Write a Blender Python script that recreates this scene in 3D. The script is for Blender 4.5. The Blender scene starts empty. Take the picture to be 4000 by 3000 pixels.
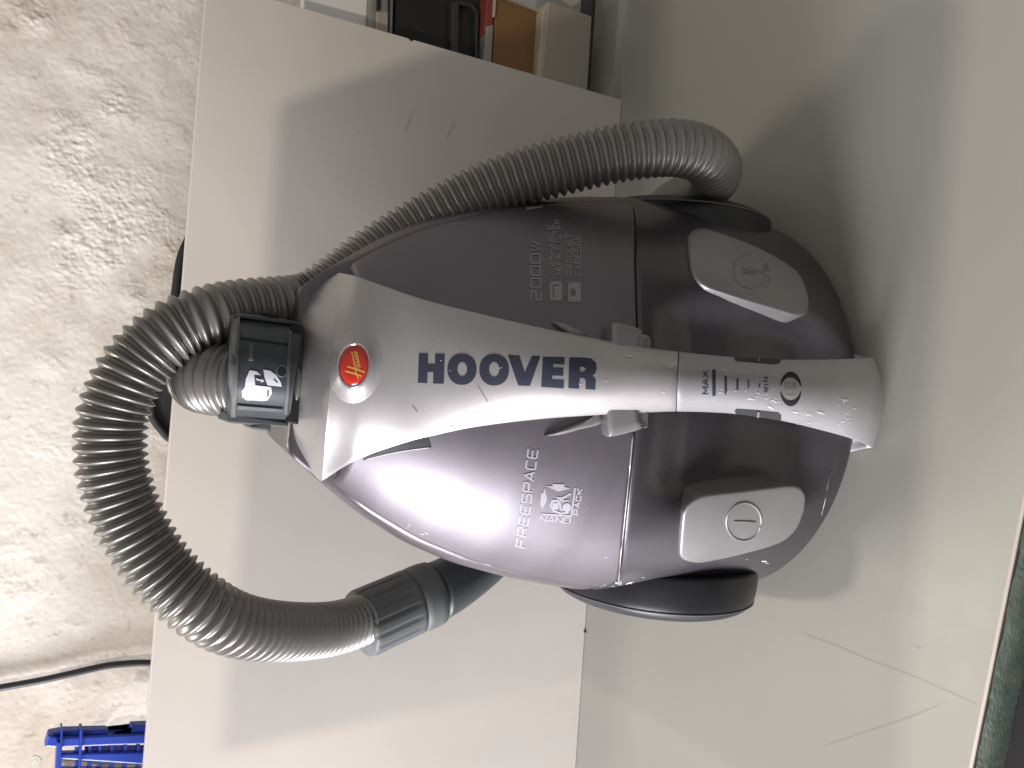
import bpy, bmesh, math, random
import numpy as np
from mathutils import Vector
from mathutils.bvhtree import BVHTree
from mathutils.geometry import tessellate_polygon
random.seed(7); rng = np.random.default_rng(7)
sc = bpy.context.scene
COL = sc.collection

# ------------------------------------------------------------------ camera, world, lamps, exposure
CH = .55; TH = math.radians(33); RO = math.radians(4.6); FP = 3000.0
CD = CH / math.tan(math.radians(39.5))
CAM = np.array([0, -CD, CH])
FW = np.array([0, math.cos(TH), -math.sin(TH)]); RT = np.array([1, 0, 0.]); UP = np.array([0, math.sin(TH), math.cos(TH)])
IU = math.cos(RO)*RT + math.sin(RO)*UP
IR = -math.cos(RO)*UP + math.sin(RO)*RT
cd = bpy.data.cameras.new('camera'); cam = bpy.data.objects.new('camera', cd); COL.objects.link(cam)
cd.sensor_fit = 'HORIZONTAL'; cd.sensor_width = 36; cd.lens = 36*FP/4000; cd.clip_start = .02; cd.clip_end = 50
from mathutils import Matrix
m = Matrix(((IR[0], IU[0], -FW[0], CAM[0]), (IR[1], IU[1], -FW[1], CAM[1]), (IR[2], IU[2], -FW[2], CAM[2]), (0, 0, 0, 1)))
cam.matrix_world = m
sc.camera = cam
w = bpy.data.worlds.new('World'); sc.world = w; w.use_nodes = True
bg = w.node_tree.nodes['Background']; bg.inputs[0].default_value = (1.0, .965, .955, 1); bg.inputs[1].default_value = .31
sc.view_settings.view_transform = 'Standard'; sc.view_settings.look = 'None'
sc.view_settings.exposure = 0; sc.view_settings.gamma = 1

def lamp(name, loc, target, size, power, color, shape='DISK', sy=None):
    l = bpy.data.lights.new(name, 'AREA'); l.shape = shape; l.size = size; l.energy = power; l.color = color
    if sy: l.size_y = sy
    o = bpy.data.objects.new(name, l); COL.objects.link(o); o.location = loc
    o.rotation_euler = (Vector(target)-Vector(loc)).to_track_quat('-Z', 'Y').to_euler()
    return o
lamp('ceiling_lamp', (-.45, -.95, 1.50), (-.10, .05, .35), .025, 10, (1, .885, .755))
lamp('window_lamp', (-1.97, -.68, .60), (-.05, -.25, .25), 1.05, 88.0, (.94, .92, 1.0))
lamp('back_lamp', (-.45, .25, 1.30), (.1, -.3, 0), .12, 4.0, (1, .95, .84))

# ------------------------------------------------------------------ geometry helpers
def ray(x, y): return FW + (x-2000)/FP*IR - (y-1500)/FP*IU
def atY(x, y, Y):
    d = ray(x, y); return CAM + (Y-CAM[1])/d[1]*d
def atZ(x, y, Z):
    d = ray(x, y); return CAM + (Z-CAM[2])/d[2]*d
def atD(x, y, t): return CAM + t*ray(x, y)

def mesh_obj(name, verts, faces, mat, parent=None, smooth=True, label=None):
    me = bpy.data.meshes.new(name)
    me.from_pydata([tuple(float(c) for c in v) for v in verts], [], [tuple(int(i) for i in f) for f in faces])
    me.validate(); 
    if smooth: me.shade_smooth()
    me.materials.append(mat)
    o = bpy.data.objects.new(name, me); COL.objects.link(o)
    if parent is not None:
        o.parent = parent
        o.matrix_parent_inverse = Matrix.Translation(-parent.location)
    if label: o['label'] = label
    return o
def bm_obj(name, bm, mat, parent=None, smooth=False, label=None):
    me = bpy.data.meshes.new(name); bm.normal_update(); bm.to_mesh(me); bm.free()
    if smooth: me.shade_smooth()
    me.materials.append(mat)
    o = bpy.data.objects.new(name, me); COL.objects.link(o)
    if parent is not None:
        o.parent = parent
        o.matrix_parent_inverse = Matrix.Translation(-parent.location)
    if label: o['label'] = label
    return o
def thing(name, label, cat, loc, group=None):
    o = bpy.data.objects.new(name, None); COL.objects.link(o); o.location = loc; o.empty_display_size = .05
    o['label'] = label; o['category'] = cat
    if group: o['group'] = group
    return o
def tag(o, label, cat, kind=None):
    if label: o['label'] = label
    if cat: o['category'] = cat
    if kind: o['kind'] = kind
    return o
def box_bm(c0, c1, bev=.002, seg=2):
    bm = bmesh.new(); bmesh.ops.create_cube(bm, size=1)
    c0 = Vector(c0); c1 = Vector(c1)
    for v in bm.verts:
        v.co = Vector([(a+b)/2 + q*(b-a) for a, b, q in zip(c0, c1, v.co)])
    if bev: bmesh.ops.bevel(bm, geom=list(bm.edges), offset=bev, segments=seg, profile=.5, affect='EDGES')
    return bm
def prism_bm(front, back_off, bev=.0015):
    """front: list of 3-D points (planar loop); extruded by back_off"""
    bm = bmesh.new(); n = len(front)
    a = [bm.verts.new(Vector(p)) for p in front]; b = [bm.verts.new(Vector(p)+Vector(back_off)) for p in front]
    bm.faces.new(a); bm.faces.new(b[::-1])
    for i in range(n):
        j = (i+1) % n; bm.faces.new((a[j], a[i], b[i], b[j]))
    bmesh.ops.recalc_face_normals(bm, faces=bm.faces)
    if bev: bmesh.ops.bevel(bm, geom=list(bm.edges), offset=bev, segments=2, profile=.5, affect='EDGES')
    return bm
def catmull(P, n):
    P = np.array(P, float); k = len(P); out = []
    Q = np.vstack([2*P[0]-P[1], P, 2*P[-1]-P[-2]])
    for i in range(k-1):
        p0, p1, p2, p3 = Q[i:i+4]
        for j in range(n):
            t = j/n
            out.append(.5*((2*p1)+(-p0+p2)*t+(2*p0-5*p1+4*p2-p3)*t*t+(-p0+3*p1-3*p2+p3)*t**3))
    out.append(P[-1]); return np.array(out)
def resample(P, step):
    d = np.r_[0, np.cumsum(np.linalg.norm(np.diff(P, axis=0), axis=1))]
    n = max(2, int(d[-1]/step)); q = np.linspace(0, d[-1], n+1)
    return np.stack([np.interp(q, d, P[:, i]) for i in range(3)], 1), q
def sweep(P, radii, nseg=24, caps=True):
    P = np.array(P); n = len(P)
    T = np.gradient(P, axis=0); T /= np.linalg.norm(T, axis=1)[:, None]
    u = np.cross(T[0], [0, 0, 1.]);
    if np.linalg.norm(u) < 1e-3: u = np.cross(T[0], [0, 1., 0])
    u /= np.linalg.norm(u); V = []; F = []
    ang = np.linspace(0, 2*math.pi, nseg, endpoint=False)
    R = np.asarray(radii)
    for i in range(n):
        u = u - T[i]*(u@T[i]); u /= np.linalg.norm(u); v = np.cross(T[i], u)
        ri = R[i] if R.ndim == 1 else R[i][:, None]
        V.append(P[i] + (np.outer(np.cos(ang), u) + np.outer(np.sin(ang), v))*ri)
    V = np.concatenate(V)
    for i in range(n-1):
        for j in range(nseg):
            a = i*nseg+j; b = i*nseg+(j+1) % nseg
            F.append((a, b, b+nseg, a+nseg))
    if caps:
        F.append(tuple(range(nseg))[::-1]); F.append(tuple((n-1)*nseg+j for j in range(nseg)))
    return V, F

# ------------------------------------------------------------------ materials
def mat(name, col, rough=.5, metal=0., coat=0., spec=.5):
    m = bpy.data.materials.new(name); m.use_nodes = True; nt = m.node_tree; b = nt.nodes['Principled BSDF']
    b.inputs['Base Color'].default_value = (*col, 1); b.inputs['Roughness'].default_value = rough
    b.inputs['Metallic'].default_value = metal; b.inputs['Coat Weight'].default_value = coat
    b.inputs['Coat Roughness'].default_value = .12; b.inputs['Specular IOR Level'].default_value = spec
    return m, nt, b
def noise(nt, scale, detail=4, rough=.6, vec=None, dist=0.):
    n = nt.nodes.new('ShaderNodeTexNoise'); n.inputs['Scale'].default_value = scale
    n.inputs['Detail'].default_value = detail; n.inputs['Roughness'].default_value = rough
    n.inputs['Distortion'].default_value = dist
    if vec is None:
        tc = nt.nodes.new('ShaderNodeTexCoord'); vec = tc.outputs['Object']
    nt.links.new(vec, n.inputs['Vector']); return n
def ramp(nt, src, stops):
    r = nt.nodes.new('ShaderNodeValToRGB'); e = r.color_ramp.elements
    while len(e) < len(stops): e.new(.5)
    for k, (p, c) in enumerate(stops):
        e[k].position = p; e[k].color = (*c, 1) if len(c) == 3 else c
    nt.links.new(src, r.inputs[0]); return r
def mixc(nt, fac, a, b):
    m = nt.nodes.new('ShaderNodeMix'); m.data_type = 'RGBA'
    for s, v in ((0, fac), (6, a), (7, b)):
        if isinstance(v, (tuple, float, int)): m.inputs[s].default_value = (*v, 1) if isinstance(v, tuple) and len(v) == 3 else v
        else: nt.links.new(v, m.inputs[s])
    return m.outputs[2]
def bump(nt, b, src, strength, dist):
    n = nt.nodes.new('ShaderNodeBump'); n.inputs['Strength'].default_value = strength; n.inputs['Distance'].default_value = dist
    nt.links.new(src, n.inputs['Height']); nt.links.new(n.outputs[0], b.inputs['Normal'])
def vary(nt, b, col, amount=.12, scale=9, rscale=30, r0=.3, r1=.45):
    n = noise(nt, scale, 5)
    lo = tuple(c*(1-amount) for c in col); hi = tuple(min(1, c*(1+amount)) for c in col)
    r = ramp(nt, n.outputs[0], [(.3, lo), (.7, hi)]); nt.links.new(r.outputs[0], b.inputs['Base Color'])
    n2 = noise(nt, rscale, 6, .7)
    r2 = ramp(nt, n2.outputs[0], [(.3, (r0,)*3), (.7, (r1,)*3)]); nt.links.new(r2.outputs[0], b.inputs['Roughness'])
    return r
M = {}
def paint(name, col, metal, r0, r1, coat=0, am=.1, flake=.04, spec=.5):
    m, nt, b = mat(name, col, r0, metal, coat, spec); vary(nt, b, col, am, 7, 22, r0, r1)
    n = noise(nt, 2600, 1); bump(nt, b, n.outputs[0], flake, .0003)
    M[name] = m; return m, nt, b
paint('silver', (.52, .50, .485), .6, .36, .46, 0, .04, .12)
paint('silver_grip', (.42, .415, .41), .5, .42, .54, 0, .08, .12)
paint('silver_button', (.30, .295, .287), .5, .38, .48, 0, .06, .10)
paint('lid', (.190, .175, .188), .75, .40, .48, .12, .05, .25)
paint('cover', (.092, .087, .092), .6, .30, .40, .2, .08, .14)
paint('casing', (.16, .145, .155), .6, .30, .42, .1, .08, .14)
paint('hose', (.25, .24, .222), .5, .33, .42, 0, .08, .03)
paint('dark_plastic', (.050, .060, .064), 0, .35, .5, 0, .15, .05)
paint('grip_plastic', (.110, .119, .117), 0, .48, .6, 0, .12, .05)
paint('tyre', (.012, .013, .015), 0, .30, .5, 0, .25, .1)
paint('black', (.010, .010, .011), 0, .6, .75)
paint('near_black', (.03, .032, .035), 0, .4, .6)
paint('letter', (.035, .042, .065), 0, .4, .5)
paint('print', (.43, .42, .45), .1, .4, .5)
paint('print_dim', (.30, .29, .29), .1, .5, .6)
paint('white_print', (.75, .75, .80), 0, .4, .5)
paint('chip', (.62, .61, .58), 0, .5, .6)
paint('chrome', (.85, .85, .86), 1, .08, .16, 0, .03, 0)
paint('red', (.62, .030, .012), .2, .16, .24, .8, .06, 0)
paint('gold', (.85, .52, .10), .3, .3, .4, 0, .05, 0)
paint('blue_plastic', (.009, .045, .38), 0, .3, .42, 0, .15, .03)
paint('card', (.22, .115, .04), 0, .7, .8, 0, .12, .1)
paint('white_card', (.38, .34, .28), 0, .55, .7, 0, .05, .05)
paint('cream', (.45, .40, .30), 0, .6, .7)
paint('bright_white', (.82, .81, .80), 0, .5, .6, 0, .03)
paint('grey_metal', (.30, .29, .26), .4, .4, .5)
paint('orange', (.22, .04, .025), 0, .5, .6)
paint('scratch_dark', (.20, .19, .17), 0, .5, .6)
paint('scratch_faint', (.305, .30, .262), 0, .6, .7)
paint('stain', (.47, .42, .36), 0, .5, .6)
paint('floor_dark', (.012, .011, .010), 0, .7, .8)
# clear plastic
m_, nt_, b_ = mat('clear', (.9, .92, .9), .08); b_.inputs['Transmission Weight'].default_value = .85; b_.inputs['IOR'].default_value = 1.3; M['clear'] = m_
# table laminate
m_, nt_, b_ = mat('laminate', (.5, .5, .46), .35)
n1 = noise(nt_, 3.0, 3); r1 = ramp(nt_, n1.outputs[0], [(.3, (.335, .33, .288)), (.7, (.37, .365, .318))])
n2 = noise(nt_, 160, 6, .8); r2 = ramp(nt_, n2.outputs[0], [(.27, (.25, .25, .24)), (.31, (1, 1, 1))])
mx = nt_.nodes.new('ShaderNodeMix'); mx.data_type = 'RGBA'; mx.blend_type = 'MULTIPLY'; mx.inputs[0].default_value = .5
nt_.links.new(r1.outputs[0], mx.inputs[6]); nt_.links.new(r2.outputs[0], mx.inputs[7]); nt_.links.new(mx.outputs[2], b_.inputs['Base Color'])
n3 = noise(nt_, 900, 2); bump(nt_, b_, n3.outputs[0], .06, .0004); M['laminate'] = m_
n4 = noise(nt_, 14, 5); r4 = ramp(nt_, n4.outputs[0], [(.3, (.34,)*3), (.7, (.48,)*3)]); nt_.links.new(r4.outputs[0], b_.inputs['Roughness'])
# board: same with faint brown stains
m_, nt_, b_ = mat('board', (.6, .57, .53), .45)
n1 = noise(nt_, 5.0, 4); r1 = ramp(nt_, n1.outputs[0], [(.35, (.52, .485, .43)), (.65, (.56, .525, .465))])
n2 = noise(nt_, 26, 5, .7); r2 = ramp(nt_, n2.outputs[0], [(.66, (0, 0, 0)), (.76, (.35,)*3)])
c_ = mixc(nt_, r2.outputs[0], r1.outputs[0], (.47, .37, .27)); nt_.links.new(c_, b_.inputs['Base Color'])
n3 = noise(nt_, 700, 2); bump(nt_, b_, n3.outputs[0], .05, .0004); M['board'] = m_
# plaster
m_, nt_, b_ = mat('plaster', (.7, .68, .63), .85, spec=.25)
n1 = noise(nt_, 4, 6, .65); r1 = ramp(nt_, n1.outputs[0], [(.32, (.50, .44, .36)), (.5, (.69, .655, .58)), (.68, (.76, .735, .67))])
n5 = noise(nt_, 70, 5, .7); r5 = ramp(nt_, n5.outputs[0], [(.30, (.30, .26, .2)), (.42, (1, 1, 1))])
mx = nt_.nodes.new('ShaderNodeMix'); mx.data_type = 'RGBA'; mx.blend_type = 'MULTIPLY'; mx.inputs[0].default_value = .45
nt_.links.new(r1.outputs[0], mx.inputs[6]); nt_.links.new(r5.outputs[0], mx.inputs[7]); nt_.links.new(mx.outputs[2], b_.inputs['Base Color'])
n2 = noise(nt_, 420, 6, .75); bump(nt_, b_, n2.outputs[0], .35, .0010); M['plaster'] = m_
# green vinyl edge
m_, nt_, b_ = mat('vinyl', (.06, .11, .08), .5)
n1 = noise(nt_, 60, 5, .7); r1 = ramp(nt_, n1.outputs[0], [(.3, (.035, .062, .052)), (.7, (.095, .115, .085))]); nt_.links.new(r1.outputs[0], b_.inputs['Base Color'])
v_ = nt_.nodes.new('ShaderNodeTexVoronoi'); v_.inputs['Scale'].default_value = 240; v_.feature = 'DISTANCE_TO_EDGE'
tc = nt_.nodes.new('ShaderNodeTexCoord'); mp = nt_.nodes.new('ShaderNodeMapping'); mp.inputs['Scale'].default_value = (.6, 1, 2.0)
nt_.links.new(tc.outputs['Object'], mp.inputs[0]); nt_.links.new(mp.outputs[0], v_.inputs[0]); bump(nt_, b_, v_.outputs[0], .5, .0015); M['vinyl'] = m_

# ------------------------------------------------------------------ setting
# junction of board and table runs from (-.417,-.012) to (.327,.001)
TL = math.atan2(.013, .744)
e0 = atZ(3783, 3000, 0); e1 = atZ(3985, 1995, 0); ed = (e1-e0)/np.linalg.norm(e1-e0); en = np.array([ed[1], -ed[0], 0])
A = e0 - ed*.7; B = e1 + ed*1.3
tbl = thing('table', 'white laminate table with a worn green vinyl front edge under the vacuum cleaner', 'table', (0, -.2, 0))
def quad3(p): return [Vector(q) for q in p]
bk = 1.0
top = [A, B, B - en*bk, A - en*bk]
bm = prism_bm([Vector((p[0], p[1], 0)) for p in top][::-1], (0, 0, -.028), 0)
bm_obj('table_top', bm, M['laminate'], tbl)
# rounded pale lip
V, F = sweep(np.array([A + np.array([0, 0, -.0014]) + en*.0005, B + np.array([0, 0, -.0014]) + en*.0005]), [.0015, .0015], 12)
mesh_obj('edge_trim', V, F, M['white_card'], tbl)
# vinyl band below (leans out a touch)
nb = 400; Vb = []; Fb = []; prof = [(.0025, -.004), (.0060, -.0065), (.0080, -.011), (.0085, -.020), (.0085, -.030), (.007, -.036), (.001, -.038), (-.02, -.038)]
for i in range(nb+1):
    P = A + (B-A)*i/nb
    for (o_, z_) in prof:
        Vb.append(P + en*(o_ + .0006*math.sin(i*.7+z_*90)*rng.random()) + np.array([0, 0, z_ + .0004*rng.standard_normal()]))
for i in range(nb):
    for j in range(len(prof)-1):
        a = i*len(prof)+j; Fb.append((a, a+1, a+1+len(prof), a+len(prof)))
mesh_obj('edge_band', Vb, Fb, M['vinyl'], tbl)
fl = bm_obj('floor', prism_bm([(-3, -2.6, -.75), (3, -2.6, -.75), (3, 1.0, -.75), (-3, 1.0, -.75)], (0, 0, -.05), 0), M['floor_dark']); tag(fl, None, None, 'structure')

# board leaning back 6 degrees
dl = math.radians(6)
bdir = np.array([math.cos(TL), math.sin(TL), 0]); bup = np.array([-math.sin(dl)*math.sin(TL), math.sin(dl), math.cos(dl)]); bn = np.cross(bdir, bup)
bo = np.array([.327, .001, .0005]); bn = bn/np.linalg.norm(bn)
def onboard(x, y, off=0.):
    o_ = bo + (-bn if bn[1] > 0 else bn)*off; d = ray(x, y); t = ((o_-CAM)@bn)/(d@bn); return CAM+t*d
backv = bn if bn[1] > 0 else -bn
pTL = onboard(550-9, 3000+100); pTR = onboard(1193, 27)
zt = .4375
tl_ = bo - bdir*.95 + bup*zt; tr_ = bo + bup*(zt-.003)
nt0 = onboard(1606, 146)
hN = (nt0-bo)@bup
loop = [bo - bdir*.95, bo, bo + bup*(hN-.0030), bo + bup*(hN-.0005) - bdir*.0022, bo + bup*(hN+.0025), tr_, tl_]
brd = thing('white_board', 'large smooth white panel leaning behind the vacuum cleaner, stained with brown marks', 'panel', tuple(bo - bdir*.3))
bm_obj('panel_face', prism_bm([Vector(p) for p in loop], backv*.016, .0006), M['board'], brd)

# plaster wall: real relief
WY = .20
xs = np.linspace(-.85, .75, 1300); zs = np.linspace(.05, .95, 720)
def vnoise(cx, cz, seed):
    r = np.random.default_rng(seed); g = r.random((int(cz)+4, int(cx)+4))
    X = np.linspace(0, cx, len(xs)); Z = np.linspace(0, cz, len(zs)); xi = X.astype(int); zi = Z.astype(int)
    fx = X-xi; fz = Z-zi; fx = fx*fx*(3-2*fx); fz = fz*fz*(3-2*fz); fx = fx[None]; fz = fz[:, None]
    a = g[np.ix_(zi, xi)]; b = g[np.ix_(zi, xi+1)]; c = g[np.ix_(zi+1, xi)]; d = g[np.ix_(zi+1, xi+1)]
    return (a*(1-fx)+b*fx)*(1-fz)+(c*(1-fx)+d*fx)*fz
def rid(a): return 1-np.abs(2*a-1)
mask = vnoise(18, 10, 1)*.55 + vnoise(44, 25, 2)*.3 + vnoise(100, 56, 21)*.15
mask = np.clip((mask-.505)/.20, 0, 1)
crust = rid(vnoise(230, 126, 3))**2*.35 + rid(vnoise(390, 220, 4))**2*.4 + rid(vnoise(640, 352, 5))**2*.45 + vnoise(120, 66, 15)*.4
hgt = mask*(crust*.0018) + vnoise(10, 6, 6)*.002 + mask*.0006 + vnoise(500, 280, 7)*.0004 + vnoise(90, 50, 8)*.0008
XX, ZZ = np.meshgrid(xs, zs)
Vw = np.stack([XX, WY - hgt, ZZ], -1).reshape(-1, 3)
nx = len(xs); ii, jj = np.meshgrid(np.arange(len(zs)-1), np.arange(nx-1), indexing='ij'); a = (ii*nx+jj).ravel()
me = bpy.data.meshes.new('wall'); me.from_pydata(Vw.tolist(), [], np.stack([a, a+1, a+1+nx, a+nx], 1).tolist()); me.shade_smooth(); me.materials.append(M['plaster'])
wall = bpy.data.objects.new('wall', me); COL.objects.link(wall); wall['kind'] = 'structure'

# unseen blocker added overhead: its edge draws the straight shade on the panel
sh = thing('overhead_blocker', 'unseen white board added high above the table to shade the panel', 'light blocker', (-.25, -.5, .80))
bm_obj('blocker_board', box_bm((-.386, -.68, .80), (-.037, -.356, .818), .002), M['board'], sh)
sh2 = thing('lamp_blocker', 'small unseen white panel added beside the ceiling lamp to block its light', 'panel', (-.52, -.85, 1.25))  # unseen, added to dim the lower left of board and table
bm_obj('panel_face', box_bm((-.60, -.93, 1.25), (-.428, -.775, 1.262), .002), M['board'], sh2)

# ------------------------------------------------------------------ things behind the board
def slab(name, pxs, Y, depth, m, parent=None, bev=.0015, label=None):
    return bm_obj(name, prism_bm([Vector(atY(x, y, Y)) for x, y in pxs], (0, depth, 0), bev), m, parent, label=label)
# white panel, top right
t = tag(slab('white_sheet', [(1192, -160), (1452, -160), (1437, 190), (1180, 190)], .07, .012, M['bright_white']), 'bright white sheet standing behind the white panel, above the grey bracket', 'sheet')
t = thing('grey_bracket', 'grey metal upright bracket between the white sheet and the black case', 'bracket', tuple(atY(1490, 60, .06)))
slab('plate', [(1454, -160), (1541, -160), (1532, 220), (1438, 220)], .06, .03, M['grey_metal'], t)
slab('cover_strip', [(1474, 46), (1517, 46), (1513, 220), (1465, 220)], .057, .004, M['white_card'], t, .0008)
slab('slot', [(1478, -160), (1492, -160), (1488, 38), (1473, 38)], .058, .003, M['black'], t, .0004)
slab('slot', [(1521, -160), (1528, -160), (1520, 220), (1514, 220)], .058, .003, M['black'], t, .0004)
t = thing('black_case', 'black plastic equipment case standing behind the panel beside the brown box', 'case', tuple(atY(1700, 80, .06)))
slab('case_body', [(1545, -160), (1905, -160), (1880, 360), (1532, 360)], .065, .10, M['black'], t, .004)
slab('case_frame', [(1765, 8), (1795, 2), (1790, 340), (1760, 340)], .058, .01, M['near_black'], t)
slab('case_frame', [(1860, 40), (1872, 42), (1866, 340), (1854, 340)], .058, .01, M['near_black'], t)
slab('case_frame', [(1795, 2), (1845, 12), (1872, 42), (1862, 52), (1838, 26), (1793, 18)], .0585, .01, M['near_black'], t)
t = thing('orange_packet', 'narrow orange and grey packet wedged between black case and brown box', 'packet', tuple(atY(1915, 80, .05)))
slab('packet_front', [(1905, -30), (1934, -30), (1926, 120), (1892, 130)], .05, .02, M['orange'], t)
slab('packet_label', [(1902, 100), (1930, 95), (1918, 290), (1888, 280)], .0485, .018, M['grey_metal'], t)
t = thing('brown_box', 'brown cardboard box with a lighter rim, stacked above the white box', 'box', tuple(atY(2000, 100, .05)))
slab('box_front', [(1940, -20), (2118, 40), (2103, 420), (1914, 420)], .05, .14, M['card'], t)
slab('rim', [(1935, -21), (1943, -18), (2122, 42), (2118, 50)], .047, .004, M['cream'], t, .0005)
slab('rim', [(1932, -20), (1940, -18), (1935, 65), (1928, 65)], .047, .004, M['cream'], t, .0005)
t = thing('white_box', 'off white cardboard box standing on the table behind the panel, under the brown box', 'box', tuple(atY(2220, 100, .04)))
slab('box_front', [(2143, 6), (2312, 63), (2290, 430), (2105, 430)], .035, .15, M['white_card'], t, .001)
slab('flap', [(2122, 40), (2141, 8), (2112, 430), (2098, 430)], .037, .14, M['cream'], t, .001)
tag(slab('gap_strip', [(2316, -120), (2338, -120), (2304, 356), (2286, 356)], .040, .02, M['near_black'], None, .001), 'dark strip standing in for the shaded gap under the white box', 'strip')  # near-black strip stands in for the shaded gap below the box

# black round tray behind the panel top
t = thing('black_tray', 'black round tray rim peeking over the top edge of the white panel', 'tray', tuple(atY(700, 1400, .09)))
TY = .085
out = [(760, 860), (741, 923), (711, 992), (696, 1061), (681, 1170), (655, 1290), (625, 1400), (600, 1500), (590, 1560), (592, 1612), (605, 1645), (632, 1680), (669, 1716), (760, 1760), (900, 1700), (960, 1400), (900, 1000)]
slab('tray_plate', out, TY, .006, M['near_black'], t, .0015)
rimpts = catmull([atY(x, y, TY-.003) for x, y in out[:14]], 6)
V, F = sweep(rimpts, [.0038]*len(rimpts), 10); mesh_obj('tray_rim', V, F, M['black'], t)

# black cable on the wall
cp = catmull([atY(x, y, WY-.011) for x, y in [(-60, 2700), (0, 2687), (150, 2660), (260, 2636), (400, 2604), (500, 2592), (590, 2590), (760, 2600), (1000, 2640)]], 10)
V, F = sweep(cp, [.0034]*len(cp), 12); tag(mesh_obj('cable', V, F, M['near_black']), 'black electric cable running down the rough plaster wall', 'cable')

# blue crate
t = thing('blue_crate', 'blue plastic lattice crate standing behind the left end of the white panel', 'crate', tuple(atY(450, 2950, .10)))
CY = .10
slab('top_rail', [(172, 2918), (188, 2868), (245, 2857), (420, 2852), (432, 2872), (500, 2872), (512, 2836), (600, 2832), (600, 2872), (400, 2880), (230, 2888), (225, 2922)], CY, .012, M['blue_plastic'], t)
slab('front_rail', [(172, 2918), (188, 2868), (230, 2882), (600, 2866), (600, 2906), (230, 2922)], CY-.004, .008, M['blue_plastic'], t)
slab('front_rail', [(222, 2944), (600, 2938), (600, 2990), (222, 2966)], CY-.004, .008, M['blue_plastic'], t)
slab('front_rail', [(215, 3005), (600, 3008), (600, 3060), (215, 3060)], CY-.004, .008, M['blue_plastic'], t)
for (xa, xb, ya, yb) in [(222, 240, 2900, 3060), (238, 246, 2848, 3060), (312, 324, 2850, 3060)]:
    slab('upright', [(xa, ya), (xb, ya), (xb-9, yb), (xa-9, yb)], CY-.008, .014, M['blue_plastic'], t, .0008)
for x_ in (295, 345, 385, 432, 484, 535):
    slab('slat', [(x_, 2912), (x_+14, 2912), (x_+11, 2945), (x_-3, 2945)], CY-.002, .008, M['blue_plastic'], t, .0006)
    slab('slat', [(x_, 2975), (x_+14, 2975), (x_+9, 3020), (x_-5, 3020)], CY-.002, .008, M['blue_plastic'], t, .0006)
for (ya, yb) in [(2918, 2925), (2930, 2935)]:
    slab('slat', [(330, ya), (600, ya-3), (600, yb-3), (330, yb)], CY+.001, .004, M['blue_plastic'], t, .0004)
# clear bag and pieces lying in the crate
tag(slab('clear_bag', [(232, 2975), (300, 2968), (420, 2990), (560, 2985), (590, 3060), (225, 3060)], CY+.03, .02, M['white_card'], None, .005), 'pale crumpled plastic bag inside the blue crate', 'bag')
st = catmull([atY(x, y, .13) for x, y in [(148, 2958), (120, 3000), (80, 3050)]], 6)
V, F = sweep(st, [.0042]*len(st), 10); tag(mesh_obj('clear_tube', V, F, M['clear']), 'clear plastic tube poking up beside the blue crate', 'tube')

# ------------------------------------------------------------------ VACUUM CLEANER
VAC = thing('vacuum_cleaner', 'silver and purple grey cylinder vacuum cleaner standing on end with its ribbed hose looped over', 'vacuum cleaner', (0, -.2, 0))
YW = -.19; XC = -.002
zk = [-.02, 0, .03, .08, .13, .187, .235, .28, .32, .355, .384, .402, .412, .43]
Wk = [.157, .1585, .161, .1625, .160, .1505, .140, .127, .110, .089, .067, .052, .041, .02]
Hk = [.130, .130, .131, .130, .127, .118, .1065, .0935, .079, .063, .047, .036, .029, .015]
zf = np.linspace(-.02, .43, 451)
def sm(k):
    v = np.interp(zf, zk, k); ker = np.hanning(33); ker /= ker.sum(); p = np.pad(v, 16, mode='reflect', reflect_type='odd'); return np.convolve(p, ker, 'valid')
Wf = sm(Wk); Hf = sm(Hk)
def expo(z): return .50 + .10*np.clip((z-.08)/.14, 0, 1)
def Wz(z): return np.interp(z, zf, Wf)
def Hz(z): return np.interp(z, zf, Hf)
def sst(a, b, x): t = np.clip((x-a)/(b-a), 0, 1); return t*t*(3-2*t)
def Ssurf(X, z, dent=True):
    s = (X-XC)/Wz(z); q = np.clip(1-s*s, 0, None)
    Y = YW - Hz(z)*q**expo(z)
    if dent:
        zs_ = zseam_s(s) if SEAM is not None else .2
        c = 1 - sst(.030 + .020*sst(.0, .08, z), .060+.021*sst(.0, .08, z), np.abs(X-XC))
        Y = Y + .019*c*sst(.018, .060, z)*sst(.002, .060, zs_-z)
    return Y
SEAM = None
def zseam_s(s): return np.interp(s, SEAM[0], SEAM[1])
def hitS(x, y):
    d = ray(x, y); ts = np.linspace(.22, .95, 300); prev = None
    for t in ts:
        p = CAM+t*d
        if abs(p[0]-XC) < Wz(p[2]) and -.02 < p[2] < .425 and p[1] > Ssurf(p[0], p[2]):
            lo = prev if prev else t-.003; hi = t
            for _ in range(22):
                m_ = (lo+hi)/2; p = CAM+m_*d
                if abs(p[0]-XC) < Wz(p[2]) and p[1] > Ssurf(p[0], p[2]): hi = m_
                else: lo = m_
            return CAM+hi*d
        prev = t
    return None
sp = []
for q in [(2471, 812), (2476, 950), (2481, 1100), (2486, 1300), (2484, 1500), (2474, 1673), (2458, 1850), (2443, 2000), (2424, 2180), (2414, 2262)]:
    p = hitS(*q)
    if p is not None: sp.append(((p[0]-XC)/Wz(p[2]), p[2]))
sp.sort(); sp = np.array(sp)
ss = np.linspace(-1, 1, 201); kf = np.polyfit(sp[:, 0], sp[:, 1], 4)
zz = np.polyval(kf, np.clip(ss, sp[0, 0], sp[-1, 0]))
SEAM = (ss, zz)
print('seam', sp.round(3).tolist())
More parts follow.
